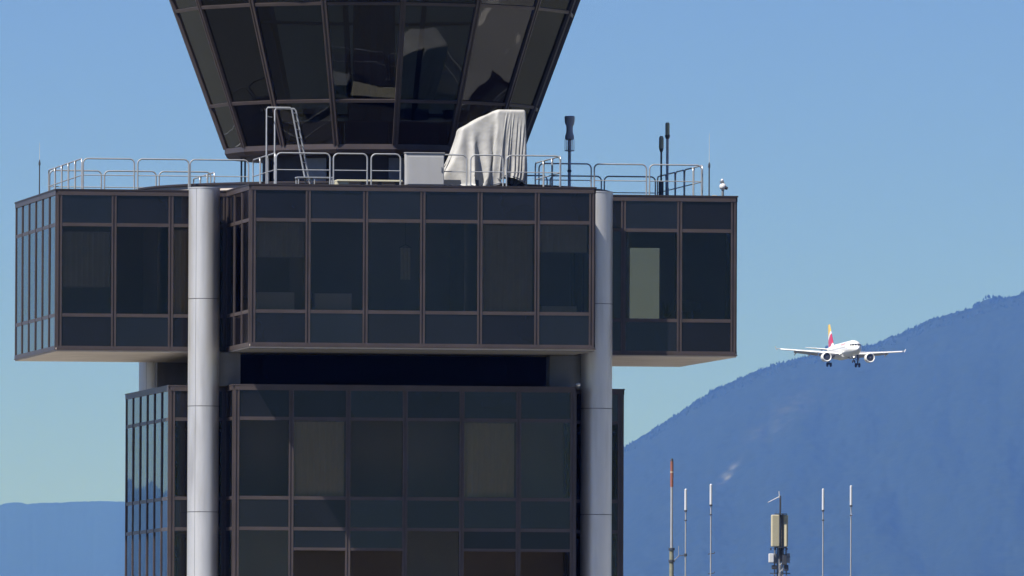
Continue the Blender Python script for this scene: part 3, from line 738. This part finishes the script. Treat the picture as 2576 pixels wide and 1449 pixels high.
pole('whip_antenna', 'thin dark whip antenna near the right end of the roof', 11.62, -2.6, RZ, [('mast', 'dark_metal', [(.025, RZ), (.025, 6.72)]), ('coil', 'dark_metal', [(.03, 6.72), (.042, 6.76), (.035, 6.86), (.012, 6.92)]), ('whip', 'pole_white', [(.009, 6.9), (.005, 7.95)])])
pole('whip_antenna', 'thin dark whip antenna at the far left roof corner', -11.55, 3.0, RZ-.1, [('mast', 'dark_metal', [(.022, RZ-.1), (.022, 6.8)]), ('coil', 'dark_metal', [(.03, 6.8), (.04, 6.84), (.03, 6.92), (.012, 7.0)]), ('whip', 'pole_white', [(.009, 6.98), (.005, 7.6)])])
cm = thing('security_camera', 'white security camera on a short post at the right roof end', 'camera', (11.72, -4.9, RZ-.02))
MB().tube([(0, 0, 0), (0, 0, .27)], .045).build('post', 'grey_metal', cm)
o = MB().sphere((0, 0, .38), .125, 14, (1, 1, 1)).build('housing', 'device_white', cm, True)
MB().tube([(.07, -.03, .34), (.16, -.06, .31)], [.06, .055], 12).build('lens', 'black', cm, True)
MB().box(-.10, .04, -.06, .06, .50, .56).build('bracket', 'grey_metal', cm); MB().sphere((-.02, 0, .60), .055, 10).build('light_sensor', 'device_white', cm, True)
vb = thing('vent_box', 'tiny pale box on the roof beside the security camera', 'vent', (11.42, -4.9, RZ)); bevel(MB().box(-.08, .08, -.06, .06, 0, .05).build('body', 'tray', vb), .01)
lm = thing('corner_lamp', 'small white round fixture on the right top corner of the lower block', 'lamp', (6.12, -7.86, -1.215))
MB().lathe([(.05, 0), (.05, .03)], 0, 0, 10).build('base', 'grey_metal', lm); MB().sphere((0, 0, .085), .075, 12, (1.2, 1.2, .9)).build('dome', 'device_white', lm, True)

# ------------------------------------------------------------------ masts beyond the tower
def M(u): return u
def mast(name, label, x, y, segs, cat='antenna', grp='antenna masts beyond the tower'):
    return pole(name, label, x, y, BASE, segs, cat, grp)
G0 = BASE
def zz(a): return a+G0                                # heights given above the ground
whitepole = lambda top, mid, r=.045: [('pole', 'pole_grey', [(r*.8, G0), (r*.72, zz(mid))]), ('collar', 'dark_metal', [(r*1.5, zz(mid)-.06), (r*1.5, zz(mid)+.04)]), ('lower_collar', 'dark_metal', [(r*1.4, zz(mid)-.62), (r*1.4, zz(mid)-.56)]), ('radome', 'pole_white', [(r*1.35, zz(mid)), (r*1.3, zz(top)-.05), (r*.5, zz(top))])]
t_ = mast('aerial_mast', 'tallest slim mast with rust-red top section', 69.1, 351.7, [('lower_pole', 'olive', [(.15, G0), (.135, zz(15.0))]), ('clamp', 'dark_metal', [(.19, zz(14.98)), (.19, zz(15.12))]), ('upper_pole', 'pole_grey', [(.085, zz(15.0)), (.08, zz(18.9))]), ('red_section', 'red_paint', [(.10, zz(18.86)), (.10, zz(19.72))]), ('joint', 'cream', [(.105, zz(19.72)), (.105, zz(19.80))]), ('red_section', 'red_paint', [(.10, zz(19.80)), (.095, zz(20.42))]), ('tip', 'dark_metal', [(.10, zz(20.42)), (.07, zz(20.58))])])
MB().tube([(.1, -.1, 14.3), (.42, -.1, 14.62), (.83, -.1, 14.70)], .032, 6).build('side_arm', 'dark_metal', t_)
MB().lathe([(.19, 14.25), (.19, 14.4)], 0, 0, 12).build('clamp', 'dark_metal', t_)
MB().tube([(.42, -.1, 14.62), (.42, -.1, 15.25)], .018, 6).build('stub', 'pole_grey', t_)
t_ = mast('whip_mast', 'shortest white-tipped whip mast beside the red-topped mast', 69.95, 351.6, whitepole(18.75, 17.4, .06)); MB().lathe([(.09, 14.62), (.09, 14.78)], 0, 0, 10).build('bracket', 'dark_metal', t_)
t_ = mast('whip_mast', 'white-tipped whip mast with small stub fittings left of the panel mast', 71.48, 351.4, whitepole(19.05, 17.75, .06))
for z in (14.75, 13.55): MB().tube([(-.16, 0, z), (.22, 0, z+.05), (.24, 0, z+.14)], .03, 6).build('stub', 'dark_metal', t_)
mast('whip_mast', 'slim white-tipped whip mast, second from the right', 78.27, 350.4, whitepole(18.8, 17.45, .055))
mast('whip_mast', 'slim white-tipped whip mast farthest to the right', 79.96, 350.15, whitepole(19.0, 17.75, .055))
ms = thing('cell_mast', 'antenna mast with cream panel antennas and white radio box', 'antenna mast', (75.66, 350.8, BASE))
MB().tube([(0, 0, 0), (0, 0, 17.0)], .11, 10).build('pole', 'grey_metal', ms, True)
MB().tube([(.18, 0, 10), (.18, 0, 17.2)], .05, 8).build('cable_ladder', 'grey_metal', ms); MB().tube([(-.16, -.05, 10), (-.16, -.05, 16.2)], .03, 6).build('cable', 'black', ms)
MB().tube([(.02, 0, 17.0), (.02, 0, 18.35)], .06, 8).build('spire', 'dark_metal', ms); MB().tube([(-.03, 0, 18.2), (-.06, 0, 18.62)], .025, 6).build('lightning_rod', 'pole_white', ms)
MB().tube([(-.05, 0, 18.28), (-.75, 0, 17.93)], [.03, .018], 6).build('boom', 'pole_white', ms)
for x, y, a, lab in ((-.33, -.25, .15, 1), (.38, .1, 1.25, 2), (-.05, .35, 3.4, 3)):
    t2 = link('panel_antenna', None, ms, (x, y, 15.22), (0, 0, a))
    p = bevel(MB().box(-.25, .25, -.12, .12, 0, 1.95).build('panel_antenna', 'cream', ms), .05, 3); p.location = (x, y, 15.22); p.rotation_euler = (0, 0, a)
    bpy.data.objects.remove(t2)
for z in (15.15, 17.2): MB().lathe([(.40, z), (.40, z+.05)], .05, 0, 16).build('mount_ring', 'dark_metal', ms)
for x, y, z, w_, h, m in ((-.56, -.15, 14.25, .30, .55, 'device_white'), (-.28, .0, 14.2, .24, .6, 'grey_metal'), (.28, -.1, 14.1, .28, .66, 'dark_metal'), (.52, .1, 14.25, .24, .58, 'pole_grey'), (-.35, -.05, 13.85, .30, .24, 'dark_metal'), (.40, 0, 13.75, .26, .36, 'dark_metal'), (-.16, -.12, 12.2, .34, 1.2, 'cream'), (.62, 0, 12.9, .18, .45, 'dark_metal')):
    o = MB().box(-w_/2, w_/2, -.12, .12, 0, h).build('radio_unit', m, ms); o.location = (x, y, z); bevel(o, .03)
for i in range(12):
    z = 12+i*.42; MB().tube([(-.02, -.1, z), (.2, -.1, z+.21), (-.02, -.1, z+.42)], .018, 5).build('lattice_brace', 'grey_metal', ms)
MB().tube([(-.3, .1, 12), (-.3, .1, 15.2)], .04, 6).build('side_pipe', 'grey_metal', ms); MB().tube([(.42, .05, 12), (.42, .05, 15.2)], .04, 6).build('side_pipe', 'grey_metal', ms)
MB().lathe([(.16, -.08), (.18, 0), (.16, .08)], 13.3, .1, 14, axis='x').build('dish', 'pole_grey', ms)
for k in range(5): MB().box(-.62+.25*k, -.54+.25*k, -.2, -.1, 15.02, 15.14).build('clamp', 'dark_metal', ms)
for z in (13.6, 14.6): MB().tube([(-.6, 0, z), (.65, 0, z)], .03, 6).build('cross_arm', 'dark_metal', ms)
rr_ = random.Random(2)
for i in range(7):
    x = rr_.uniform(-.3, .35); MB().tube([(x, -.12, 15.2), (x*.7+rr_.uniform(-.1, .1), -.16, 14.7), (x*.9, -.13, 14.3)], .016, 5).build('cable', 'black', ms)

# ------------------------------------------------------------------ airliner on approach
def airliner():
    view = Vector((.1551+.0339, .9878, 0)).normalized(); right = Vector((view.y, -view.x, 0))
    psi = R(13); h = (-view*math.cos(psi)+right*math.sin(psi)); yaw = math.atan2(h.y, h.x)
    t_ = thing('airliner', 'white twin-engine airliner with red and yellow fin, gear down', 'airplane', (565.2, 3069.4, 94.1))
    t_.rotation_mode = 'QUATERNION'
    t_.rotation_quaternion = Quaternion((0, 0, 1), yaw) @ Quaternion((0, 1, 0), R(-1.5)) @ Quaternion((1, 0, 0), R(-.6))
    X0 = 17.0                                          # nose station in local x
    st = [(0, .06, -.50), (.25, .42, -.48), (.7, .75, -.42), (1.3, 1.05, -.34), (2.1, 1.36, -.22), (3.2, 1.66, -.10), (4.5, 1.87, -.03), (6, 1.97, 0), (8, 1.975, 0), (15, 1.975, 0), (24, 1.975, 0), (27, 1.85, .11), (30, 1.50, .40), (33, 1.02, .78), (35.5, .62, 1.05), (37.2, .30, 1.2), (37.57, .16, 1.22)]
    def fr(s):
        for a, b in zip(st, st[1:]):
            if s <= b[0]: f = (s-a[0])/(b[0]-a[0]); return a[1]+(b[1]-a[1])*f, a[2]+(b[2]-a[2])*f
        return st[-1][1:]
    def fp(s, ph, k=1.0):
        r, c = fr(s); return (X0-s, math.sin(ph)*r*k, c+math.cos(ph)*r*k*1.04)
    n = 36; rows = []
    ss = [0, .1, .25, .45, .7, 1, 1.3, 1.7, 2.1, 2.6, 3.2, 3.8, 4.5, 5.2, 6, 8, 11, 15, 20, 24, 25.5, 27, 28.5, 30, 31.5, 33, 34.2, 35.5, 37.2, 37.57]
    for s in ss: rows.append([fp(s, 2*math.pi*k/n) for k in range(n+1)])
    fus = MB().quadstrip(rows).build('fuselage', 'plane_white', t_, True)
    def nose_s(y, z):                                  # station where the nose surface passes (y, z)
        lo, hi = 0.0, 6.0
        for _ in range(30):
            m_ = (lo+hi)/2; r, c = fr(m_)
            if y*y+((z-c)/1.04)**2 > r*r: lo = m_
            else: hi = m_
        return hi
    for y0, y1, z0, z1 in ((.04, .60, .36, .92), (.66, 1.14, .38, .92), (1.19, 1.48, .42, .86)):
        for sg in (-1, 1):
            r_ = [[(X0-nose_s(y, z)+.03, sg*y*1.01, z) for y in (y0, (y0+y1)/2, y1)] for z in (z0, (z0+z1)/2, z1)]
            MB().quadstrip(r_).build('cockpit_window', 'window_dark', fus)
    for sg in (-1, 1):
        for i in range(30):
            s = 7.2+i*.72
            MB().quadstrip([[fp(s, sg*R(76), 1.006), fp(s+.26, sg*R(76), 1.006)], [fp(s, sg*R(86), 1.006), fp(s+.26, sg*R(86), 1.006)]]).build('cabin_window', 'window_dark', fus)
        MB().quadstrip([[fp(5.0, sg*R(62), 1.006), fp(5.85, sg*R(62), 1.006)], [fp(5.0, sg*R(98), 1.006), fp(5.85, sg*R(98), 1.006)]]).build('door', 'plane_grey', fus)
        MB().quadstrip([[fp(8+.5*i, sg*R(48), 1.006) for i in range(12)], [fp(8+.5*i, sg*R(64), 1.006) for i in range(12)]]).build('red_marking', 'text_red', fus)
    bf = [[(X0-s, sy*w_, z) for sy, z in ((-1, -1.35), (-.8, -1.95), (-.4, -2.25), (0, -2.32), (.4, -2.25), (.8, -1.95), (1, -1.35))] for s, w_ in ((11, .6), (12.3, 1.75), (14, 2.05), (19, 2.05), (21, 1.6), (22.5, .5))]
    MB().quadstrip(bf).build('belly_fairing', 'plane_white', fus, True)
    # aerofoil loft
    def foil(stn, name, m, parent, vertical=False):
        prof = [(1, 0), (.75, .045), (.5, .072), (.25, .078), (.1, .055), (.02, .026), (0, 0), (.02, -.022), (.1, -.036), (.25, -.042), (.5, -.036), (.75, -.018), (1, 0)]
        rows = []
        for (le, sp, z, c, th) in stn:
            if vertical: rows.append([(X0-le-c*a, b*c*th, z) for a, b in prof])
            else: rows.append([(X0-le-c*a, sp, z+b*c*th) for a, b in prof])
        mb = MB().quadstrip(rows); n_ = len(prof); i0 = len(mb.v)-n_; mb.f.append(tuple(i0+k for k in range(n_)))
        return mb.build(name, m, parent, True)
    for sg in (-1, 1):
        dz = lambda y: -1.25+abs(y)*math.tan(R(5.4))
        W = [(11.6, sg*.5, dz(.5), 7.2, 1.2), (12.2, sg*1.9, dz(1.9), 6.4, 1.2), (14.7, sg*6.4, dz(6.4), 4.0, 1.1), (17.9, sg*12, dz(12), 2.6, 1.0), (20.7, sg*16.9, dz(16.9), 1.55, .95)]
        wg = foil(W, 'wing', 'plane_grey', t_)
        MB().quadstrip([[(X0-20.9-.9*k, sg*(16.95+.10*j), dz(16.9)-.42+.24*j) for k in range(2)] for j in range(5)]).build('wingtip_fence', 'plane_white', wg)
        # flaps, lowered
        for (y0, y1, l0, l1, c0, c1) in ((2.0, 6.3, 18.3, 18.4, 1.5, 1.15), (6.5, 12.6, 18.5, 20.1, 1.1, .75)):
            q = MB()
            for (yy, le, c) in ((y0, l0, c0), (y1, l1, c1)):
                z = dz(yy)-.12
                q.v += [(X0-le, sg*yy, z), (X0-le-c*.5, sg*yy, z-.20*c-.05), (X0-le-c, sg*yy, z-.62*c), (X0-le-c*.4, sg*yy, z-.36*c)]
            q.f += [(0, 1, 5, 4), (1, 2, 6, 5), (2, 3, 7, 6), (3, 0, 4, 7), (0, 1, 2, 3), (7, 6, 5, 4)]; q.build('flap', 'plane_grey', wg)
        # leading edge slats
        q = MB(); 
        for (yy, le) in ((2.6, 12.3), (6.4, 14.35), (16.2, 20.0)):
            z = dz(yy)-.05; q.v += [(X0-le, sg*yy, z-.28), (X0-le+.18, sg*yy, z-.12), (X0-le-.25, sg*yy, z+.12), (X0-le-.1, sg*yy, z-.02)]
        for j in range(2):
            for k in range(4): q.f.append((j*4+k, j*4+(k+1) % 4, (j+1)*4+(k+1) % 4, (j+1)*4+k))
        q.build('slat', 'plane_white', wg)
        for yy in (4.0, 8.6, 12.0):
            le = 15.6+(yy-4)*.46; z = dz(yy)-.35
            MB().tube([(X0-le, sg*yy, z+.05), (X0-le-.8, sg*yy, z-.15), (X0-le-2.2, sg*yy, z-.35), (X0-le-3.4, sg*yy, z-.9)], [.05, .19, .2, .04], 8).build('flap_fairing', 'plane_grey', wg, True)
        # engine
        ey, ez = sg*5.75, dz(5.75)-1.45+.05
        en = MB().lathe([(.86, X0-11.5), (.98, X0-11.02), (1.10, X0-10.95), (1.22, X0-11.25), (1.24, X0-12.3), (1.12, X0-13.9), (.86, X0-15.0), (.80, X0-15.0)], ey, ez, 32, axis='x', cap=False).build('engine', 'plane_white', t_, True)
        MB().lathe([(.87, X0-11.2), (.85, X0-12.2)], ey, ez, 32, axis='x').build('intake', 'plane_dark', en, True)
        MB().lathe([(.02, X0-11.15), (.16, X0-11.3), (.27, X0-11.6)], ey, ez, 16, axis='x').build('spinner', 'plane_grey', en, True)
        for k in range(18):
            a = k*2*math.pi/18; b = a+.20
            q = MB(); q.v = [(X0-11.45, ey+.25*math.cos(a), ez+.25*math.sin(a)), (X0-11.45, ey+.85*math.cos(a), ez+.85*math.sin(a)), (X0-11.62, ey+.85*math.cos(b), ez+.85*math.sin(b)), (X0-11.62, ey+.25*math.cos(b), ez+.25*math.sin(b))]; q.f = [(0, 1, 2, 3)]
            q.build('fan_blade', 'plane_dark', en)
        MB().lathe([(.55, X0-14.6), (.50, X0-15.6), (.15, X0-16.2)], ey, ez, 20, axis='x').build('exhaust', 'plane_dark', en, True)
        q = MB().prism([(X0-11.9, ey-.16), (X0-15.8, ey-.16), (X0-15.8, ey+.16), (X0-11.9, ey+.16)], ez+.9, ez+1.5); q.build('pylon', 'plane_white', en)
        foil([(31.6, sg*.5, 1.0, 3.6, .9), (34.6, sg*6.2, 1.6, 1.5, .9)], 'tailplane', 'plane_white', t_)
        # main gear
        gy = sg*3.8; gx = X0-17.7; gz = -3.75
        gr = MB().tube([(gx, gy, dz(3.8)), (gx, gy, gz)], .17, 10).build('main_gear', 'plane_dark', t_, True)
        MB().tube([(gx, gy, -2.6), (gx, sg*2.2, -1.3)], .09, 6).build('side_stay', 'plane_dark', gr)
        MB().box(gx-.6, gx+.6, gy+sg*.28-.03, gy+sg*.28+.03, -2.7, -1.1).build('gear_door', 'plane_grey', gr)
        for d in (-.46, .46):
            wl = MB(); ring = [(.25, -.2), (.5, -.2), (.58, -.12), (.58, .12), (.5, .2), (.25, .2)]
            i0 = 0; nn = 20
            for (r, yy) in ring:
                for k in range(nn): a = 2*math.pi*k/nn; wl.v.append((gx+r*math.cos(a), gy+d+yy, gz+r*math.sin(a)))
            for j in range(len(ring)-1):
                for k in range(nn): wl.f.append((j*nn+k, j*nn+(k+1) % nn, (j+1)*nn+(k+1) % nn, (j+1)*nn+k))
            wl.f += [tuple(range(nn-1, -1, -1)), tuple(range((len(ring)-1)*nn, len(ring)*nn))]
            wl.build('wheel', 'tyre', gr, True)
    # fin with livery
    m = bpy.data.materials.new('fin_livery'); m.use_nodes = True; N = m.node_tree.nodes; L = m.node_tree.links; b = N['Principled BSDF']; b.inputs['Roughness'].default_value = .3
    tc = N.new('ShaderNodeTexCoord'); sx = N.new('ShaderNodeSeparateXYZ'); L.new(tc.outputs['Object'], sx.inputs[0])
    ma = N.new('ShaderNodeMath'); ma.operation = 'MULTIPLY_ADD'; ma.inputs[1].default_value = -.45; L.new(sx.outputs['X'], ma.inputs[0]); L.new(sx.outputs['Z'], ma.inputs[2])
    mr = N.new('ShaderNodeMapRange'); mr.inputs[1].default_value = 6; mr.inputs[2].default_value = 18; L.new(ma.outputs[0], mr.inputs[0])
    cr = N.new('ShaderNodeValToRGB'); cr.color_ramp.interpolation = 'CONSTANT'; e = cr.color_ramp.elements
    e[0].position = 0; e[0].color = (.80, .80, .80, 1); e[1].position = .235; e[1].color = (.50, .025, .07, 1)
    for p_, c_ in ((.52, (.80, .80, .80, 1)), (.60, (.80, .52, .05, 1))): x = e.new(p_); x.color = c_
    L.new(mr.outputs[0], cr.inputs[0]); L.new(cr.outputs[0], b.inputs['Base Color'])
    foil([(28.8, 0, 1.55, 7.2, .9), (30.2, 0, 2.3, 5.9, .9), (34.6, 0, 7.75, 2.3, .9)], 'fin', m, t_, True)
    # nose gear
    gx, gz = X0-5.1, -3.55
    gr = MB().tube([(gx, 0, -1.6), (gx, 0, gz)], .11, 10).build('nose_gear', 'plane_dark', t_, True)
    for d in (-.25, .25):
        MB().lathe([(.2, d-.11), (.36, d-.11), (.38, d), (.36, d+.11), (.2, d+.11)], 0, 0, 18).build('wheel', 'tyre', gr, True)
        w_ = gr.children[-1]; w_.rotation_euler = (R(90), 0, 0); w_.location = (gx, 0, gz)
    for sg in (-1, 1): MB().box(gx-.5, gx+.7, sg*.5-.02, sg*.5+.02, -2.5, -1.85).build('gear_door', 'plane_grey', gr)
    o = MB().sphere((gx+.15, 0, -2.35), .17, 10).build('taxi_light', 'lamp_lit', gr, True)
    for sg in (-1, 1): MB().sphere((X0-12.05, sg*2.25, -1.15), .19, 10).build('landing_light', 'lamp_lit', t_, True)
airliner()
